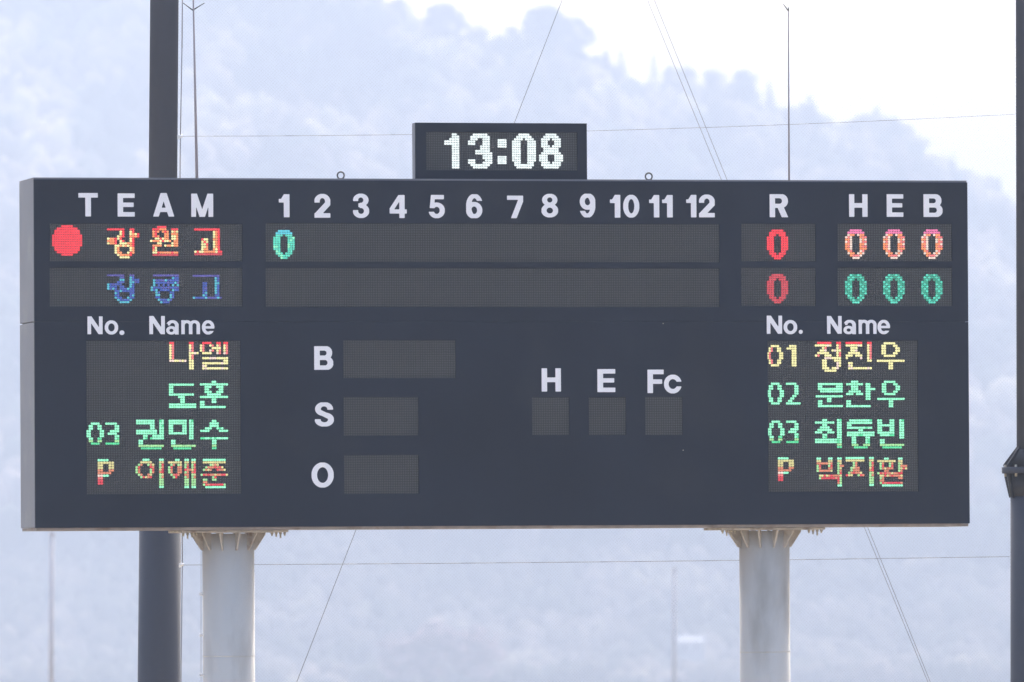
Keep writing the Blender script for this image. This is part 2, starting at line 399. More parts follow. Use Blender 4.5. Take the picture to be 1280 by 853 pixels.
plate('front_panel', .0, SEAM+.0016, BW, ZT, [h for h in holes if h[1] > SEAM], M_front, SB)
plate('front_panel', .0, ZB, BW, SEAM-.0016, [h for h in holes if h[3] < SEAM], M_front, SB)
bm = bmesh.new(); bm_box(bm, .0205, BW-.0205, .0565, BT-.021, ZB+.002, ZT-.002); obj('cabinet_frame', bm, M_core, SB)
for s0, s1 in ((-.002, .02), (BW-.02, BW+.002)):
    for z0, z1 in ((ZB+.001, SEAM-.006), (SEAM+.006, ZT-.001)):
        bm = bmesh.new(); bm_box(bm, s0, s1, .033, BT, z0, z1); obj('side_panel', bm, M_side, SB, .003)
for z0, z1 in ((ZB, SEAM-.005), (SEAM+.005, ZT)):
    bm = bmesh.new(); bm_box(bm, .022, BW-.022, BT-.02, BT, z0+.002, z1-.002); obj('back_panel', bm, M_side, SB)
bm = bmesh.new(); bm_box(bm, .0, BW, .032, BT-.001, ZT+.001, ZT+.02); obj('top_panel', bm, M_side, SB)
bm = bmesh.new(); bm_box(bm, .012, BW-.012, .012, BT-.01, ZB-.03, ZB-.001); obj('bottom_panel', bm, M_trim, SB)

# one LED module: mask plate and 16 x 16 unlit diodes
def module_mesh():
    bm = bmesh.new(); bm_box(bm, .003, .997, 0, .02, .003, .997)
    for f in bm.faces: f.material_index = 0
    for i in range(16):
        for j in range(16):
            cx, cz = (i+.5)/16, (j+.5)/16; r1, r2 = .36/16, .26/16
            a = [bm.verts.new((cx+r1*math.cos(k*math.pi/3), 0, cz+r1*math.sin(k*math.pi/3))) for k in range(6)]
            c = [bm.verts.new((cx+r2*math.cos(k*math.pi/3), -.004, cz+r2*math.sin(k*math.pi/3))) for k in range(6)]
            for k in range(6): bm.faces.new((a[k], a[(k+1)%6], c[(k+1)%6], c[k])).material_index = 1
            bm.faces.new(c).material_index = 1
    me = bpy.data.meshes.new('led_module'); bmesh.ops.recalc_face_normals(bm, faces=bm.faces); bm.to_mesh(me); bm.free()
    me.materials.append(M_mod); me.materials.append(M_dot); return me
MODM = module_mesh()
def display(name, r, nx, ny, parent, yf=0.):
    u0_, v0_, u1_, v1_ = r
    bm = bmesh.new(); bm_box(bm, u0_-.005, u1_+.005, yf+.034, yf+.055, v0_-.005, v1_+.005); bk = obj(name, bm, M_gap, parent)
    for i in range(nx):
        for j in range(ny):
            m = bpy.data.objects.new('led_module', MODM); COL.objects.link(m); m.parent = bk
            m.location = (u0_+(u1_-u0_)*i/nx, yf+.012, v0_+(v1_-v0_)*j/ny); m.scale = ((u1_-u0_)/nx, 1, (v1_-v0_)/ny)
    return bk
DO = {k: [display(k, r, d_[1], d_[2], SB) for r, d_ in zip(allr[k], v)] for k, v in DISP.items()}

# ------------------------------------------------------------------ lit characters (16 x 16 diode font as on the board)
LC = {'R':(255,58,72),'D':(205,66,78),'O':(255,150,96),'Y':(246,238,168),'G':(150,255,205),'g':(80,215,150),'W':(240,252,252),'w':(240,214,200),
      'B':(58,84,172),'C':(78,178,200),'V':(82,76,158),'c':(90,205,225),'T':(86,216,190),'t':(44,160,132),'P':(240,120,170),'S':(240,120,120),'L':(160,222,150),'o':(214,128,98),'y':(214,204,140),'r':(222,60,76)}
LM = {k: emis('lit_led_'+{'R':'red','D':'dim_red','O':'salmon','Y':'pale_yellow','G':'mint','g':'green','W':'white','w':'warm_white','B':'blue','C':'cyan','c':'light_cyan','V':'violet','T':'teal','t':'dark_teal','P':'pink','S':'rose','L':'lime','o':'dim_salmon','y':'dim_yellow','r':'deep_red'}[k], v) for k, v in LC.items()}
KEYS = list(LC)
def glyph(box, rows, colour, parent, yf=0., name='lit_character'):
    rows = rows.split() if isinstance(rows, str) else rows
    nr, nc = len(rows), max(len(r) for r in rows); rows = [r.ljust(nc, '.') for r in rows]
    u0_, v0_, u1_, v1_ = rect(*box, Y=yf); du, dv = (u1_-u0_)/nc, (v1_-v0_)/nr
    bm = bmesh.new(); used = []; yb, yt = yf+.0125, yf+.0035
    on = lambda i, j: 0 <= i < nr and 0 <= j < nc and rows[i][j] == '#'
    for i in range(nr):
        for j in range(nc):
            if not on(i, j): continue
            k = colour(i, j, nr, nc, on)
            if k not in used: used.append(k)
            mi = used.index(k)
            cx, cz = u0_+(j+.5)*du, v1_-(i+.5)*dv
            cs = [(.48, .27), (.27, .48), (-.27, .48), (-.48, .27), (-.48, -.27), (-.27, -.48), (.27, -.48), (.48, -.27)]
            a = [bm.verts.new((cx+p*du, yb, cz+q*dv*.93)) for p, q in cs]; c = [bm.verts.new((cx+p*du*.93, yt, cz+q*dv*.87)) for p, q in cs]
            for q in range(8): bm.faces.new((a[q], a[(q+1)%8], c[(q+1)%8], c[q])).material_index = mi
            bm.faces.new(c).material_index = mi
    return obj(name, bm, [LM[k] for k in used], parent)
def rnd(i, j, a=1): return (math.sin(i*12.9898+j*78.233+a*37.7)*43758.5453) % 1
def c_salmon(i, j, nr, nc, on):
    if i == 0 and nc != 12 or (not on(i-1, j) and i < 2): return 'R'
    if i == nr-1: return 'Y' if nc == 13 else 'D'
    if nr == 13 and nc == 12 and i < 5 and j < 8: return 'R' if rnd(i, j) < .45 and on(i, j-1) else 'O'
    if not on(i, j-1) and rnd(i, j, 8) < .6: return 'Y'
    if not on(i, j+1) and i < nr*.6 and nc != 12: return 'R'
    if nr == 11 and j > 9: return 'R'
    return 'O' if rnd(i, j) < .7 else ('R' if rnd(i, j, 2) < .3 else 'Y')
def c_blue(i, j, nr, nc, on):
    if nr == 11 and nc == 12 and ((i == 3 and j > 2) or i == 5 or (i == 6 and (j < 3 or j > 8))): return 'C'
    if nr == 11 and nc == 12 and i == 1: return 'V'
    if i == nr-1 and nc != 12: return 'C'
    if i == 0: return 'V'
    if not on(i, j-1): return 'C' if rnd(i, j) < .7 else 'B'
    return 'B' if rnd(i, j, 3) < .7 else ('C' if rnd(i, j, 4) < .45 else 'V')
def c_yellow(i, j, nr, nc, on):
    if not on(i-1, j) and i == 0: return 'R'
    if on(i, j-1) and not on(i, j+1) and j > 0 and not on(i, j-2): return 'S' if i < 7 else 'Y'
    return 'Y' if rnd(i, j) < .85 else 'w'
def c_mint(i, j, nr, nc, on): return 'G'
def c_mintlow(i, j, nr, nc, on): return 'g' if i == nr-1 else ('L' if i >= nr-2 else ('G' if rnd(i, j) < .9 else 'g'))
def c_mix(i, j, nr, nc, on):
    if i == 0 or i == nr-1: return 'G'
    if i == 1: return 'y'
    if (not on(i, j-1) or (nc == 12 and i > 7 and not on(i, j+1))) and rnd(i, j) < .7: return 'L'
    if i > nr*.5 and i > nr-5 and on(i, j+1) and on(i, j-1): return 'r' if rnd(i, j, 2) < .75 else 'o'
    return 'o' if rnd(i, j, 5) < .6 else ('y' if rnd(i, j, 6) < .5 else 'r')
def c_p(i, j, nr, nc, on): return 'GyyyoowSrr'[i] if not (i == 6 and j > 1) else 'G'
def c_yd(i, j, nr, nc, on): return 'S' if (on(i, j-1) and not on(i, j+1) and j < 4 and 0 < i < 8) else 'Y'
const = lambda k: (lambda *a: k)
def c_pink(i, j, nr, nc, on):
    if i < 2: return 'P'
    if i == nr-1: return 'w'
    if not on(i, j-1) or (not on(i, j+1) and rnd(i, j) < .4): return 'w' if rnd(i, j) < .5 else 'O'
    return 'S' if i % 2 else 'O'
def c_teal(i, j, nr, nc, on): return 'T' if (i*7+j*3) % 5 < 2 or i == nr-1 else 't'
def c_cyan(i, j, nr, nc, on): return 'c' if i < 2 else ('T' if rnd(i, j) < .85 else 'G')
TD = DO['team_display']; L1, L2 = DO['name_display']
KANG = "#######..##.. .....##..##.. .....##..#### ....###..#### ######...##.. ####.##..##.. ####.######.. ...########.. ...##....##.. ...##....##.. ...###..###.. ....######... .....####...."
glyph((134,285.5,174.5,323.3), KANG, c_salmon, TD[0])
glyph((187.7,282.5,223,320.3), "...####..... .######..### .###.###.### .##...##.### .###..##.### ..######.### #########.## ...##....### .####.###### .##......... .##......... .########### .###########", c_salmon, TD[0])
glyph((243,285.5,278,319.5), "###########. ........###. ........###. ........###. ...###..###. ...###..###. ...###..###. ...###..###. ...###..###. ############ ############", c_salmon, TD[0])
glyph((134,343,174.5,379.3), KANG, c_blue, TD[1])
glyph((188.5,343,224,379.5), ".########### .........### .########### .########### .#.#.#.#.#.# ############ ###.####.### ..##....##.. ..##....##.. ..##....##.. ...######... ....####....", c_blue, TD[1])
glyph((241,343.5,277.5,374), "###########. .........##. .........##. ....##...##. ....##...##. ....##...##. ....##...##. ....##...##. ....##...##. ############", c_blue, TD[1])
circ = [''.join('#' if (i-6)**2+(j-6)**2 <= 42 else '.' for j in range(13)) for i in range(13)]
glyph((65.3,281.5,103,320), circ, const('R'), TD[0], name='lit_marker')
Z = "..#####.. .#######. .###.###. ###...### ###...### ###...### ###...### ###...### ###...### .##...##. .###.###. ..#####.. ...###..."
glyph((341.7,287.6,368.6,324), Z, c_cyan, DO['inning_display'][0])
glyph((958.8,287,985.4,324.5), Z, const('R'), DO['run_display'][0])
glyph((958.8,342.5,985.5,379.5), Z, lambda i, j, *a: 'D', DO['run_display'][1])
for x0, x1 in ((1056.5,1083.7), (1104.1,1131.3), (1151.8,1178.5)):
    glyph((x0,286.7,x1,324), Z, c_pink, DO['total_display'][0])
    glyph((x0,342.8,x1,379.6), Z, c_teal, DO['total_display'][1])
Z9 = "..####.. .##..##. .##..##. ##....## ##....## ##....## .##..##. .##..##. ..####.."; T9 = "#####.. ....##. ....##. ....##. ....##. ...##.. ..##... .##.... #######"
H9 = "#####.. ....##. ....##. ..####. .####.. ....##. ....##. ....##. ######."; O9 = ".### #### ..## ..## ..## ..## ..## ..## ..##"
PG = "####.. ###### ##..## ##..## ##..## #####. ####.. ##.... ##.... ##...."
WU = "...#####.... ..##...##... ..##....##.. ..##....##.. ..##...##... ...#####.... ............ ############ .....##..... .....##..... .....##....."
glyph((211.7,427.4,248.6,462.2), "##......##.. ##......##.. ##......##.. ##......##.. ##......#### ##......##.. ##......##.. #######.##.. ........##.. ........##.. ........##..", c_yellow, L1)
glyph((250,427.4,285.3,462.2), ".####..##.## ##..##.##.## ##...####.## ##..##.##.## .####..##.## ............ .########### ..........## .########### .##......... .###########", c_yellow, L1)
glyph((211.3,479.5,245.5,510.5), "###########. ##.......... ##.......... ##.......... ###########. ....###..... .....##..... .....##..... ############ ############", c_mint, L1)
glyph((250,476,285.3,510.5), ".....##..... ############ ..###..###.. ..##....##.. ..###..###.. ...######... ############ .....##..... ##...##..... ##.......... ###########.", c_mint, L1)
glyph((108.3,528.2,130.2,556.3), Z9, c_mintlow, L1); glyph((131.9,528.2,152.1,556.3), H9, c_mintlow, L1)
glyph((170.3,524.6,205.1,562.2), "########..## ########..## ......##..## ......##..## #########.## #########.## ...##..##### ...##.###### .##......... .##......... .########### ..#########.", c_mintlow, L1)
glyph((211.1,524.6,245,562.2), "########.##. ########.##. ##....##.##. ##....##.##. ##....##.##. ########.##. .........##. .........##. .##......... .##......... .########### ..########..", c_mintlow, L1)
glyph((250.5,524.8,285.4,562), ".....##..... ....####.... ....####.... ..###..###.. ####....#### ............ ............ ############ .....##..... .....##..... .....##..... .....##.....", c_mintlow, L1)
glyph((122.2,573.8,142.8,606.2), PG, c_p, L1)
glyph((169.5,573.4,205,610.5), "...###....## ..#####...## .##..###..## ##....##..## ##....##..## ##....##..## .##..##...## ..#####...## ..........## ..........## ..........## ..........##", c_mix, L1)
glyph((210.3,573.5,245.1,610.7), "...##..##.## ######.##.## .##.##.##.## ##..##.##.## ##..##.##### ##..##.##.## .####..##.## ..##...##.## .......##.## .......##.## .......##.## .......##.##", c_mix, L1)
glyph((250.8,573.5,285.3,610.7), ".##########. .##########. ....####.... ..########.. .####..####. ............ ############ .....##..... .##..##..... .##......... .##########. ..#########.", c_mix, L1)
glyph((958.5,431.3,979.3,458.4), Z9, c_yd, L2); glyph((983.5,431.3,995.9,458.4), O9, const('Y'), L2)
glyph((1018.8,427.3,1051.6,465.1), ".######..## #######..## ...##....## ..###..#### .#####...## ##..###..## ....####### ...##...### ...##....## ...##....## ...###.###. ....#####..", c_yellow, L2)
glyph((1057.3,427.3,1090,462), "#######..## #######..## ..###....## ..###....## .#####...## ###.###..## #.....#..## .........## .##........ .##........ .##########", c_yellow, L2)
glyph((1096.2,427.8,1131,462.1), WU, const('Y'), L2)
glyph((958.5,478.4,980.2,506), Z9, c_mint, L2); glyph((982.7,478.4,1001,506), T9, c_mint, L2)
glyph((1019.7,478.8,1053.7,509.3), ".########### .##......### .########### ..########## ............ ############ .....##..... .##..##..... .##......... .###########", c_mint, L2)
glyph((1057.9,475.9,1094.5,509.4), "..###....... #######.##.. ..###...##.. ..###...#### .#####..##.. ###.###.##.. ........##.. ........##.. ##.......... ##.......... ##########..", c_mint, L2)
glyph((1096.8,476,1131,509.5), WU, c_mint, L2)
glyph((959.3,525.8,980.9,554.3), Z9, c_mintlow, L2); glyph((983,525.8,1001,554.3), H9, c_mintlow, L2)
glyph((1019,523.8,1052.5,560.5), "...##....## ########.## ...##....## ..####...## .######..## ###..###.## ...##....## ...##....## ########### ########### .........## .........##", c_mintlow, L2)
glyph((1059,524.2,1093.4,561), ".##########. ###########. ##.......... ###########. .....##..... ############ ############ ..##....##.. ..##....##.. ..##....##.. ..###..###.. ...######...", c_mintlow, L2)
glyph((1097,524.2,1130.5,561), "##...##..## ##...##..## #######..## ##...##..## ##...##..## #######..## .######..## .........## .##........ .##........ .########## ..########.", c_mintlow, L2)
glyph((972.6,571.6,992.8,601.7), PG, c_p, L2)
glyph((1021,571.8,1055.4,608.6), "##...##..##. ##...##..##. #######..##. ##...##..### ##...##..##. #######..##. .........##. .##########. .##########. .........##. .........##. .........##.", c_mix, L2)
glyph((1057.4,571.2,1092.6,608), "########..## ########..## ...##.....## ...##.....## ..####....## ..####....## .######...## ###..###..## ..........## ..........## ..........## ..........##", c_mix, L2)
glyph((1096.8,572,1134.4,608.5), "...##....##.. ########.##.. .##..##..##.. .##..##..#### .######..#### ...##....##.. ###########.. .##########.. .##......##.. .##.......... .##########.. ..#########..", c_mix, L2)

# ------------------------------------------------------------------ white lettering, each letter its own piece
LET = [('T',98,241.5,122.2,270.8),('E',147,242,168.3,271),('A',191.5,241.5,217.5,271),('M',239,242.3,266.4,271.3),
 ('1',348.5,243,361.8,271.8),('2',393,242.6,412.8,272.4),('3',441.2,242.3,461.3,272.8),('4',487,244,508.3,272.8),('5',535.8,243.9,555.8,273),
 ('6',582.6,243,603.5,273),('7',633.8,244.8,653.8,273),('8',676.8,242.5,697.5,272),('9',724,242.4,744,272),
 ('1',762.4,243.8,775.3,272.3),('0',779,243.8,799,272.3),('1',811.4,244,824,272),('1',827.6,244,840.8,272),('1',857.7,243.8,870.4,271.9),('2',873.7,243.4,893.3,271.9),
 ('R',962,243,985.8,271.8),('H',1061.3,243,1084.3,271.3),('E',1108.3,243,1129,271.3),('B',1154.3,243,1178,271.5),
 ('N',109.3,395.7,128.2,418),('o',130.9,400.7,147.6,418.4),('.',149.3,413.2,155.4,419),
 ('N',186.6,395.2,206,418),('a',207.8,400.5,223.2,418.4),('m',226.6,400.5,249.9,418),('e',252.4,400.5,267.9,418.4),
 ('N',958.4,394.8,977.5,417.5),('o',979.5,400.3,996.4,418),('.',998.4,412.5,1003.3,417.6),
 ('N',1033.7,395.2,1052,417.5),('a',1054.3,400,1069.8,418),('m',1073.2,400,1095.6,417.6),('e',1096.8,400,1112.4,418),
 ('B',392.7,433,416.4,462.5),('S',393.5,503.2,417.2,533.4),('O',389.4,578.4,417,609.7),
 ('H',677,460.6,701,489.7),('E',746.7,461.6,769,490.4),('F',809.3,462.3,829.5,491.6),('c',830,468.6,851.5,492)]
def bx_(x0, x1, y0, y1): return lambda x, y: np.maximum(np.abs(x-(x0+x1)/2)-(x1-x0)/2, np.abs(y-(y0+y1)/2)-(y1-y0)/2)
def rb_(x0, x1, y0, y1, r):                # box rounded on its right side only
    def f(x, y):
        q = np.abs(y-(y0+y1)/2)-(y1-y0)/2+r; p = x-x1+r
        d = np.hypot(np.maximum(p, 0), np.maximum(q, 0))+np.minimum(np.maximum(p, q), 0)-r
        return np.maximum(d, x0-x)
    return f
def el_(cx, cy, a, b): return lambda x, y: (np.sqrt(((x-cx)/a)**2+((y-cy)/b)**2)-1)*min(a, b)
def sg_(x0, y0, x1, y1, t):
    L = math.hypot(x1-x0, y1-y0); ux, uy = (x1-x0)/L, (y1-y0)/L
    return lambda x, y: np.maximum(np.abs((x-x0)*uy-(y-y0)*ux)-t/2, np.abs((x-x0)*ux+(y-y0)*uy-L/2)-L/2)
def U_(*f): return lambda x, y: np.minimum.reduce([g_(x, y) for g_ in f])
def I_(*f): return lambda x, y: np.maximum.reduce([g_(x, y) for g_ in f])
def S_(f, *g2): return lambda x, y: np.maximum.reduce([f(x, y)]+[-g_(x, y) for g_ in g2])
def ring(cx, cy, a, b, c, d): return S_(el_(cx, cy, a, b), el_(cx, cy, c, d))
six = U_(ring(.35, .33, .35, .345, .135, .165), S_(ring(.365, .5, .365, .515, .15, .345), bx_(.4, .9, -.1, .73), bx_(.3, .9, -.1, .6)))
bee = S_(U_(rb_(0, .74, .44, 1, .26), rb_(0, .79, 0, .56, .27)), rb_(.225, .52, .60, .82, .1), rb_(.225, .56, .18, .42, .11))
GL = {'T': (.83, U_(bx_(0,.83,.81,1), bx_(.3,.53,0,1))), 'E': (.73, U_(bx_(0,.225,0,1), bx_(0,.73,.81,1), bx_(0,.68,.42,.60), bx_(0,.73,0,.19))),
 'F': (.69, U_(bx_(0,.225,0,1), bx_(0,.69,.81,1), bx_(0,.62,.40,.58))), 'H': (.82, U_(bx_(0,.225,0,1), bx_(.595,.82,0,1), bx_(.1,.7,.41,.60))),
 'A': (.90, I_(U_(sg_(.08,-.1,.475,1.1,.22), sg_(.82,-.1,.425,1.1,.22), bx_(.25,.65,.20,.37)), bx_(0,.9,0,1))),
 'M': (.95, I_(U_(bx_(0,.2,0,1), bx_(.75,.95,0,1), sg_(.10,1.1,.505,-.1,.2), sg_(.85,1.1,.445,-.1,.2)), bx_(0,.95,0,1))),
 'N': (.85, I_(U_(bx_(0,.195,0,1), bx_(.655,.85,0,1), sg_(.02,1.1,.83,-.1,.22)), bx_(0,.85,0,1))),
 'R': (.82, U_(S_(rb_(0,.78,.41,1,.28), rb_(.225,.54,.58,.83,.12)), bx_(0,.225,0,1), I_(sg_(.42,.55,.70,-.1,.24), bx_(0,.82,0,.5)))), 'B': (.79, bee),
 'O': (.95, ring(.475,.5,.475,.5,.245,.32)), '0': (.70, ring(.35,.5,.35,.5,.14,.33)),
 'S': (.80, U_(S_(ring(.39,.725,.37,.285,.145,.115), bx_(.4,.9,.44,.70)), S_(ring(.40,.285,.40,.29,.165,.115), bx_(-.1,.4,.3,.56)), sg_(.2,.6,.6,.41,.19))),
 '1': (.46, U_(bx_(.22,.46,0,1), bx_(0,.3,.645,.79), I_(sg_(.12,.66,.36,1.05,.17), bx_(.0,.4,.66,1)))),
 '2': (.69, U_(S_(ring(.345,.68,.345,.32,.125,.15), bx_(-.1,.40,.2,.64), bx_(-.1,.9,.2,.5)), I_(sg_(.63,.64,.05,.04,.23), bx_(0,.69,0,.66)), bx_(0,.69,0,.185))),
 '3': (.70, U_(S_(ring(.34,.735,.33,.265,.12,.115), bx_(-.1,.30,.4,.70)), S_(ring(.35,.29,.35,.29,.135,.125), bx_(-.1,.30,.32,.7)), bx_(.24,.42,.45,.60))),
 '4': (.73, U_(bx_(.42,.635,0,1), bx_(0,.73,.2,.37), I_(sg_(.02,.28,.52,1.05,.17), bx_(0,.6,.2,1)))),
 '5': (.69, U_(bx_(.12,.65,.82,1), sg_(.19,.98,.135,.44,.17), S_(ring(.345,.335,.345,.335,.135,.16), bx_(-.1,.25,.27,.7)), bx_(.06,.25,.44,.55))),
 '6': (.73, six), '9': (.73, lambda x, y: six(.73-x, 1-y)), '7': (.70, I_(U_(bx_(0,.70,.82,1), sg_(.66,.95,.25,-.1,.22)), bx_(0,.7,0,1))),
 '8': (.71, U_(ring(.355,.74,.32,.26,.12,.115), ring(.355,.29,.355,.29,.145,.13))),
 'o': (.95, ring(.475,.5,.475,.5,.235,.29)), '.': (.9, el_(.45,.5,.45,.5)), 'c': (.93, S_(ring(.475,.5,.475,.5,.235,.27), bx_(.5,1,.37,.63))),
 'a': (.87, U_(bx_(.62,.87,0,.66), S_(ring(.44,.62,.43,.38,.18,.19), bx_(-1,2,-1,.64), bx_(-.1,.12,.5,.76)), ring(.36,.29,.36,.29,.15,.12))),
 'e': (.92, U_(S_(ring(.46,.5,.46,.5,.225,.30), bx_(.55,1,.24,.44)), bx_(.15,.88,.42,.58))),
 'm': (1.33, U_(bx_(0,.235,0,1), bx_(.545,.785,0,.62), bx_(1.09,1.33,0,.62), S_(ring(.395,.62,.39,.38,.16,.18), bx_(-1,2,-1,.61)), S_(ring(.94,.62,.39,.38,.155,.18), bx_(-1,3,-1,.61))))}
def letter(ch, x0, y0, x1, y1):
    wd, fn = GL[ch]; U0, V0, U1, V1 = rect(x0, y0, x1, y1)
    N = 44; xs = np.linspace(-.03, wd+.03, int(N*wd)+4); ys = np.linspace(-.03, 1.03, N)
    X, Y = np.meshgrid(xs, ys, indexing='ij'); D = fn(X, Y) - .006
    bm = bmesh.new(); cache = {}
    def vt(x, y):
        k = (round(x, 5), round(y, 5))
        if k not in cache: cache[k] = bm.verts.new((U0+min(max(x, 0), wd)/wd*(U1-U0), -.0045, V0+min(max(y, 0), 1)*(V1-V0)))
        return cache[k]
    for i in range(len(xs)-1):
        for j in range(len(ys)-1):
            c = [(i, j), (i+1, j), (i+1, j+1), (i, j+1)]; dv = [D[q] for q in c]
            if min(dv) >= 0: continue
            P = []
            for a in range(4):
                b_ = (a+1) % 4; pa, pb = c[a], c[b_]
                if dv[a] < 0: P.append((xs[pa[0]], ys[pa[1]]))
                if (dv[a] < 0) != (dv[b_] < 0):
                    t = dv[a]/(dv[a]-dv[b_]); P.append((xs[pa[0]]+(xs[pb[0]]-xs[pa[0]])*t, ys[pa[1]]+(ys[pb[1]]-ys[pa[1]])*t))
            vv = []
            for p in P:
                q = vt(*p)
                if q not in vv: vv.append(q)
            if len(vv) > 2:
                try: bm.faces.new(vv)
                except ValueError: pass
    bmesh.ops.remove_doubles(bm, verts=bm.verts, dist=.0004)
    bmesh.ops.dissolve_limit(bm, angle_limit=R(4), verts=bm.verts, edges=bm.edges)
    bmesh.ops.triangulate(bm, faces=bm.faces)
    ex = bmesh.ops.extrude_edge_only(bm, edges=[e for e in bm.edges if len(e.link_faces) == 1])
    bmesh.ops.translate(bm, verts=[v for v in ex['geom'] if isinstance(v, bmesh.types.BMVert)], vec=(0, .0045, 0))
    obj('letter', bm, M_white, SB)
for a in LET: letter(*a)

# lifting rings on the top edge, small rivets on the face
for px in (426, 811):
    p = at_y(px, 226, .12); bm = bmesh.new(); r_, q = .036, .0085; n = 20
    pr = None
    for k in range(n+1):
        a = -.35*math.pi + k*(1.7*math.pi)/n; c = Vector((math.cos(a)*r_, 0, math.sin(a)*r_+.034))
        if pr is not None: bm_tube(bm, pr, c, q, q, 8)
        pr = c
    bm_tube(bm, (0,0,-.004), (0,0,.006), .03, .026, 12)
    o = obj('lifting_ring', bm, M_core, SB); o.location = (p.x, .12, ZT+.022)
for px, py in ((829, 404.5), (854, 563)):
    u_, v_ = uv(px, py); bm = bmesh.new(); bm_tube(bm, (u_, .0, v_), (u_, -.006, v_), .006, .005, 8); obj('rivet', bm, M_bolt, SB)

# support columns with flange, gussets and bolts
for cxp in (285.2, 955.3):
    c = at_y(cxp, 668, BT/2); X, Y = c.x, BT/2; rr = .268 if cxp < 500 else .262
    bm = bmesh.new(); bm_lathe(bm, (X, Y, 0), [(rr, .05), (rr, ZB-.066)], 48); col_ = obj('support_column', bm, M_galv, SB)
    for zz in (ZB-1.32, ZB-3.6):
        bm = bmesh.new(); bm_lathe(bm, (X, Y, zz), [(rr-.002, -.008), (rr+.004, -.003), (rr+.004, .003), (rr-.002, .008)], 48); obj('weld_seam', bm, M_galv, col_)
    bm = bmesh.new(); bm_lathe(bm, (X, Y, 0), [(.5, 0), (.5, .049)], 32); obj('base_plate', bm, M_flange, col_)
    bm = bmesh.new(); bm_box(bm, X-.555, X+.555, Y-.40, Y+.40, ZB-.056, ZB-.032); fl = obj('flange', bm, M_flange, col_, .003)
    for k in range(12):
        a = k*math.pi/6 + .13; ca, sa = math.cos(a), math.sin(a); bm = bmesh.new(); t = .008; nx_, ny_ = -sa*t, ca*t
        prof = [(rr-.004, ZB-.057), (rr+.125, ZB-.057), (rr+.125, ZB-.074), (rr+.022, ZB-.232), (rr-.004, ZB-.240)]
        A = [bm.verts.new((X+ca*r1+nx_, Y+sa*r1+ny_, z1)) for r1, z1 in prof]; B = [bm.verts.new((X+ca*r1-nx_, Y+sa*r1-ny_, z1)) for r1, z1 in prof]
        bm.faces.new(A); bm.faces.new(B[::-1])
        for q in range(5): bm.faces.new((A[q], A[(q+1)%5], B[(q+1)%5], B[q]))
        obj('gusset', bm, M_flange, col_)
    for sx in (-1, 1):
        for q in range(4):
            bx, by = X+sx*(.395+.044*q), Y-.34
            bm = bmesh.new(); bm_tube(bm, (bx, by, ZB-.057), (bx, by, ZB-.076), .015, .015, 6); bm_tube(bm, (bx, by, ZB-.076), (bx, by, ZB-.092-.012*((q*7+3) % 3)), .009, .009, 6)
            obj('bolt', bm, M_bolt, col_)
# little white insulators down the left side of the left column, two tags on the right one
p0 = at_y(285.2, 668, BT/2)
for py in (743, 794, 843.5):
    p = at_y(251, py, .45); bm = bmesh.new(); bm_tube(bm, (p.x, p.y, p.z), (p.x+.06, p.y+.0, p.z-.002), .009, .007, 8); bm_tube(bm, (p.x-.012, p.y, p.z), (p.x+.012, p.y, p.z), .016, .016, 10)
    obj('insulator', bm, M_clamp, SB)
pa = at_y(251.3, 690, .45); pb = at_y(251.3, 880, .45); bm = bmesh.new(); bm_tube(bm, pa, pb, .0022, .0022, 6); obj('earth_wire', bm, M_wire, SB)

# ------------------------------------------------------------------ clock on top of the board
cr_ = rect(519.5, 154, 733.7, 224.3, .3)
CK = empty('digital_clock', ((cr_[0]+cr_[2])/2, .4, ZT+.021), 'small dark digital clock reading 13:08 on top of the scoreboard', 'clock')
def local(o): 
    o.matrix_parent_inverse = Matrix.Translation(-o.parent.location); return o
cd_ = rect(532.5, 165.6, 721.5, 213.3, .3)
zc0 = ZT+.022
local(plate('front_frame', cr_[0], zc0, cr_[2], cr_[3], [cd_], M_front, CK, .30, .03))
bm = bmesh.new(); bm_box(bm, cr_[0]-.001, cr_[2]+.001, .331, .47, zc0+.001, cr_[3]-.001)
# housing as a hollow shell behind the modules
ho = local(obj('housing', bm, M_side, CK))
u0_, v0_, u1_, v1_ = cd_
bm = bmesh.new(); bm_box(bm, u0_-.004, u1_+.004, .3265, .3305, v0_-.004, v1_+.004); bk = local(obj('time_display', bm, M_gap, CK))
for i in range(4):
    m = bpy.data.objects.new('led_module', MODM); COL.objects.link(m); m.parent = bk
    m.location = (u0_+(u1_-u0_)*i/4, .312, v0_); m.scale = ((u1_-u0_)/4, .7, v1_-v0_)
CG = [((555.6,166.6,574.4,210.9), "...##. ...### ..#### ###### ###### ...### ...### ...### ...### ...### ...### ...### ...### ...### ...###"),
 ((585.2,167,615.6,210.9), "..######.. .########. .###..###. ###...###. ###...###. .....####. .....####. ...######. ...####### ......#### ......#### ###....### ###...#### .########. ..######.."),
 ((622.2,174,633.4,184.8), "#### #### #### ####"), ((622.2,195,633.4,205.4), "#### #### #### ####"),
 ((640.2,167,670.2,210.9), "...#####... ..#######.. .####.####. ####...#### ####...#### ####...#### ####...#### ####...#### ####...#### ####...#### ####...#### ####...#### .###...###. .#########. ..#######.."),
 ((674,167,704,210.9), "...#####... ..#######.. .####.####. .###...###. .###...###. .####.####. ..#######.. ..#######.. .#########. ####...#### ####...#### ####...#### .####.####. .#########. ..#######..")]
for bx, rw in CG: glyph(bx, rw, const('W'), bk, .30)

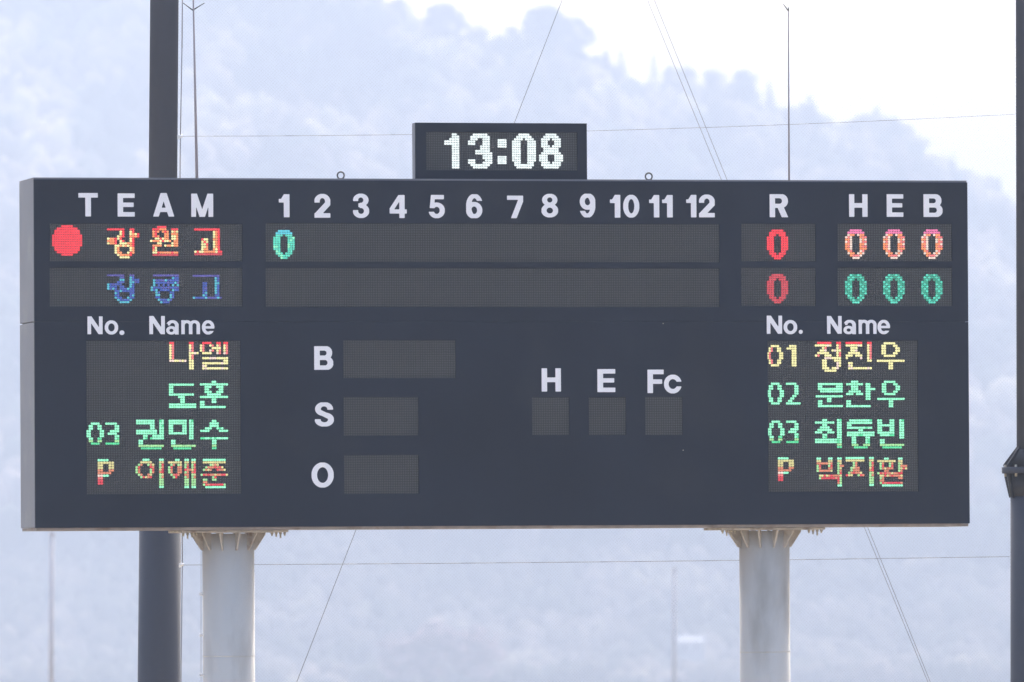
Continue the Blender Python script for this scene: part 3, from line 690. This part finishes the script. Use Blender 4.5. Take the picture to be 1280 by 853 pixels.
# ------------------------------------------------------------------ dark net poles behind the board
PY = 5.0
def net_pole(cxu, cxl, label):
    zc = at_y(cxl, 588, PY).z; top = at_y(cxu, -560, PY); mid = at_y(cxl, 588, PY)
    a = at_y(cxu, 100, PY); lean = (at_y(cxl, 860, PY).x - mid.x)/(at_y(cxl, 860, PY).z - mid.z)
    bx = at_y(cxl, 853, PY).x; dxdz = (a.x-bx)/(a.z-at_y(cxl, 853, PY).z); bx0 = bx-dxdz*at_y(cxl, 853, PY).z
    rt = empty('net_pole', (bx0, PY, 0), label, 'pole', 'dark steel net poles behind the scoreboard')
    P = lambda z: (dxdz*z, 0, z)
    bm = bmesh.new(); bm_tube(bm, P(.03), P(zc-.2), .238, .226, 40); obj('lower_shaft', bm, M_pole, rt)
    bm = bmesh.new(); bm_tube(bm, P(zc-.19), P(19), .156, .150, 40); obj('upper_shaft', bm, M_pole, rt)
    c = P(zc); bm = bmesh.new(); bm_lathe(bm, c, [(.315, -.035), (.32, -.03), (.32, .03), (.315, .035)], 40); obj('collar_flange', bm, M_pole, rt)
    bm = bmesh.new(); bm_lathe(bm, c, [(.16, .235), (.268, .036)], 40); obj('upper_cone', bm, M_collar, rt)
    bm = bmesh.new(); bm_lathe(bm, c, [(.234, -.285), (.268, -.036)], 40); obj('lower_cone', bm, M_collar, rt)
    for k in range(8):
        a_ = k*math.pi/4+.3; ca, sa = math.cos(a_), math.sin(a_)
        for nm, prof in (('upper_gusset', [(.150, .036), (.30, .036), (.31, .06), (.155, .26)]), ('lower_gusset', [(.215, -.036), (.30, -.036), (.292, -.09), (.245, -.30), (.215, -.30)])):
            bm = bmesh.new(); t = .014
            A = [bm.verts.new((c[0]+ca*r1-sa*t, sa*r1+ca*t, c[2]+z1)) for r1, z1 in prof]; B = [bm.verts.new((c[0]+ca*r1+sa*t, sa*r1-ca*t, c[2]+z1)) for r1, z1 in prof]
            bm.faces.new(A); bm.faces.new(B[::-1]); L = len(prof)
            for q in range(L): bm.faces.new((A[q], A[(q+1)%L], B[(q+1)%L], B[q]))
            obj(nm, bm, M_collar, rt)
        a_ += math.pi/8; ca, sa = math.cos(a_), math.sin(a_); q = (c[0]+ca*.285, sa*.285, c[2])
        bm = bmesh.new(); bm_tube(bm, (q[0], q[1], q[2]-.07), (q[0], q[1], q[2]+.06), .014, .014, 6); obj('bolt', bm, M_bolt, rt)
    bm = bmesh.new(); bm_lathe(bm, (0, 0, 0), [(.42, -.01), (.42, .028)], 32); obj('base_plate', bm, M_collar, rt)
    return rt
net_pole(204.7, 198.8, 'dark steel pole rising behind the left part of the scoreboard')
net_pole(1287.3, 1289.3, 'dark steel pole with bolted collar at the right picture edge')

# ------------------------------------------------------------------ cables, guys, rope
def cable(name, pts, r_, label, cat, group=None, sag=0.):
    bm = bmesh.new(); P = [Vector(p) for p in pts]
    a, b_ = P[0], P[-1]; n = 24 if sag else 1
    if len(P) == 2 and sag:
        P = [a.lerp(b_, k/n)-Vector((0, 0, sag*4*(k/n)*(1-k/n))) for k in range(n+1)]
    o_ = P[0].copy()
    for p, q in zip(P, P[1:]): bm_tube(bm, p-o_, q-o_, r_, r_, 6)
    o = obj(name, bm, M_wire, None); o.location = o_; return tag(o, label, cat, group)
NY = PY-.22
cable('net_cable', (at_y(223, 170.5, NY), at_y(1268, 143, NY)), .0023, 'thin cable crossing behind the clock between the dark poles', 'cable', sag=.06)
cable('net_cable', (at_y(227, 706.5, NY), at_y(1262, 696, NY)), .0030, 'thin cable crossing low behind the two support columns', 'cable', sag=.012)
cable('net_cable', (at_y(206, -262, NY), at_y(1285, -270, NY)), .006, 'top cable of the net strung high between the dark poles', 'cable')
GY = PY+.12
def gpt(x0, y0, x1, y1, y): return at_y(x0+(x1-x0)*(y-y0)/(y1-y0), y, GY)
cable('guy_wire', (gpt(697,15,372,850,-262), gpt(697,15,372,850,1060)),   .0032, 'slanting wire leaning right, from the ridge top down to lower left', 'wire')
cable('guy_wire', (gpt(845,87,1160,853,-262), gpt(845,87,1160,853,1060)), .0029, 'left wire of the slanting pair running down to lower right', 'wire', 'pair of slanting wires')
cable('guy_wire', (gpt(853,87,1163,853,-262), gpt(853,87,1163,853,1060)), .0029, 'right wire of the slanting pair running down to lower right', 'wire', 'pair of slanting wires')
# halyard on the left pole with two white clamps
rp = [at_y(228.5, -80, NY), at_y(227.5, 60, NY), at_y(225.5, 170, NY), at_y(225, 225, NY), at_y(226.5, 450, NY), at_y(228, 706, NY), at_y(224, 1050, NY)]
cable('halyard_rope', rp, .0052, 'pale thin rope hanging beside the left dark pole', 'rope')
for px, py, lab in ((225.3, 170.5, 'small white clamp on the left dark pole above the board'), (227.2, 706, 'small white clamp on the left dark pole below the board')):
    p = at_y(px, py, NY); bm = bmesh.new(); bm_tube(bm, (-.022, 0, 0), (.022, 0, 0), .016, .016, 10); bm_box(bm, -.03, .0, -.01, .01, -.03, .012)
    o = obj('cable_clamp', bm, M_clamp); o.location = p; tag(o, lab, 'clamp')

# ------------------------------------------------------------------ lightning rods on the back of the board
def rod(pt, pb, rt_, rb, label, prong, ext=0):
    A = at_y(*pt, 1.05); B = at_y(*pb, 1.05); B.z = ZT-.6; A = A + (A-B)*ext
    rt = empty('lightning_rod', B, label, 'lightning rod', 'lightning rods on the board')
    bm = bmesh.new(); bm_tube(bm, (0,0,0), A-B, rb, rt_, 12); obj('rod', bm, M_rod, rt)
    for z in (.12, .48):
        bm = bmesh.new(); bm_box(bm, -.04, .04, -.0985, .02, z-.02, z+.02); obj('bracket', bm, M_collar, rt)
    if prong:
        c = at_y(prong[0], prong[1], 1.05)-B
        for q in ((prong[2], prong[3]), (prong[4], prong[5])):
            e_ = at_y(q[0], q[1], 1.05)-B; bm = bmesh.new(); bm_tube(bm, c, e_, .007, .004, 6); obj('prong', bm, M_collar, rt)
rod((240.5, -60), (247.3, 227), .007, .019, 'pale rod with a forked tip standing behind the left end of the board', (241, 13, 229, 4, 255.5, 4))
rod((985.4, 11), (986.2, 227), .006, .013, 'plain thin rod standing behind the right part of the board', (985.5, 14, 979, 5, 986, 9))

# ------------------------------------------------------------------ net between the poles
def net():
    a = at_y(206, 0, PY); b_ = at_y(1287, 0, PY); x0, x1 = a.x, b_.x; z0, z1 = 1.2, at_y(640, -266, PY).z
    P = .027; r_ = .00034; Vn, Fn = [], []
    c = x0-(z1-z0)
    def strand(p, q):
        k = len(Vn); nz = Vector((-(q[1]-p[1]), q[0]-p[0])).normalized()*r_
        for (x, z) in (p, q):
            Vn.extend([(x+nz.x, PY, z+nz.y), (x, PY-r_*1.2, z), (x-nz.x, PY, z-nz.y)])
        for i in range(3):
            j = (i+1) % 3; Fn.append((k+i, k+j, k+3+j)); Fn.append((k+i, k+3+j, k+3+i))
    while c < x1:
        for sgn in (1, -1):
            # line x = c + (z - z0) (sgn 1), mirrored for sgn -1
            t0 = max(0, x0-c); t1 = min(z1-z0, x1-c)
            if t1 > t0:
                p = (c+t0, z0+t0); q = (c+t1, z0+t1)
                if sgn < 0: p = (x0+x1-p[0], p[1]); q = (x0+x1-q[0], q[1])
                strand(p, q)
        c += P*1.414
    Vn = np.array(Vn); Fn = np.array(Fn)
    me = bpy.data.meshes.new('protective_net'); me.from_pydata(Vn.tolist(), [], Fn.tolist()); me.materials.append(M_net)
    o = bpy.data.objects.new('protective_net', me); COL.objects.link(o); tag(o, 'fine diamond mesh safety net strung between the two dark poles', 'net')
net()

# ------------------------------------------------------------------ haze
hb = bmesh.new(); bm_box(hb, -5200, 6400, -4400, 6500, -33, 318)
hm_ = bpy.data.materials.new('haze_air'); hm_.use_nodes = True; n = hm_.node_tree.nodes; n.remove(n['Principled BSDF'])
pv = n.new('ShaderNodeVolumePrincipled'); pv.inputs['Density'].default_value = HAZE; pv.inputs['Color'].default_value = (.625, .72, .90, 1); pv.inputs['Anisotropy'].default_value = .0
hm_.node_tree.links.new(pv.outputs[0], n['Material Output'].inputs['Volume'])
hz = obj('haze', hb, hm_); tag(hz, kind='stuff')
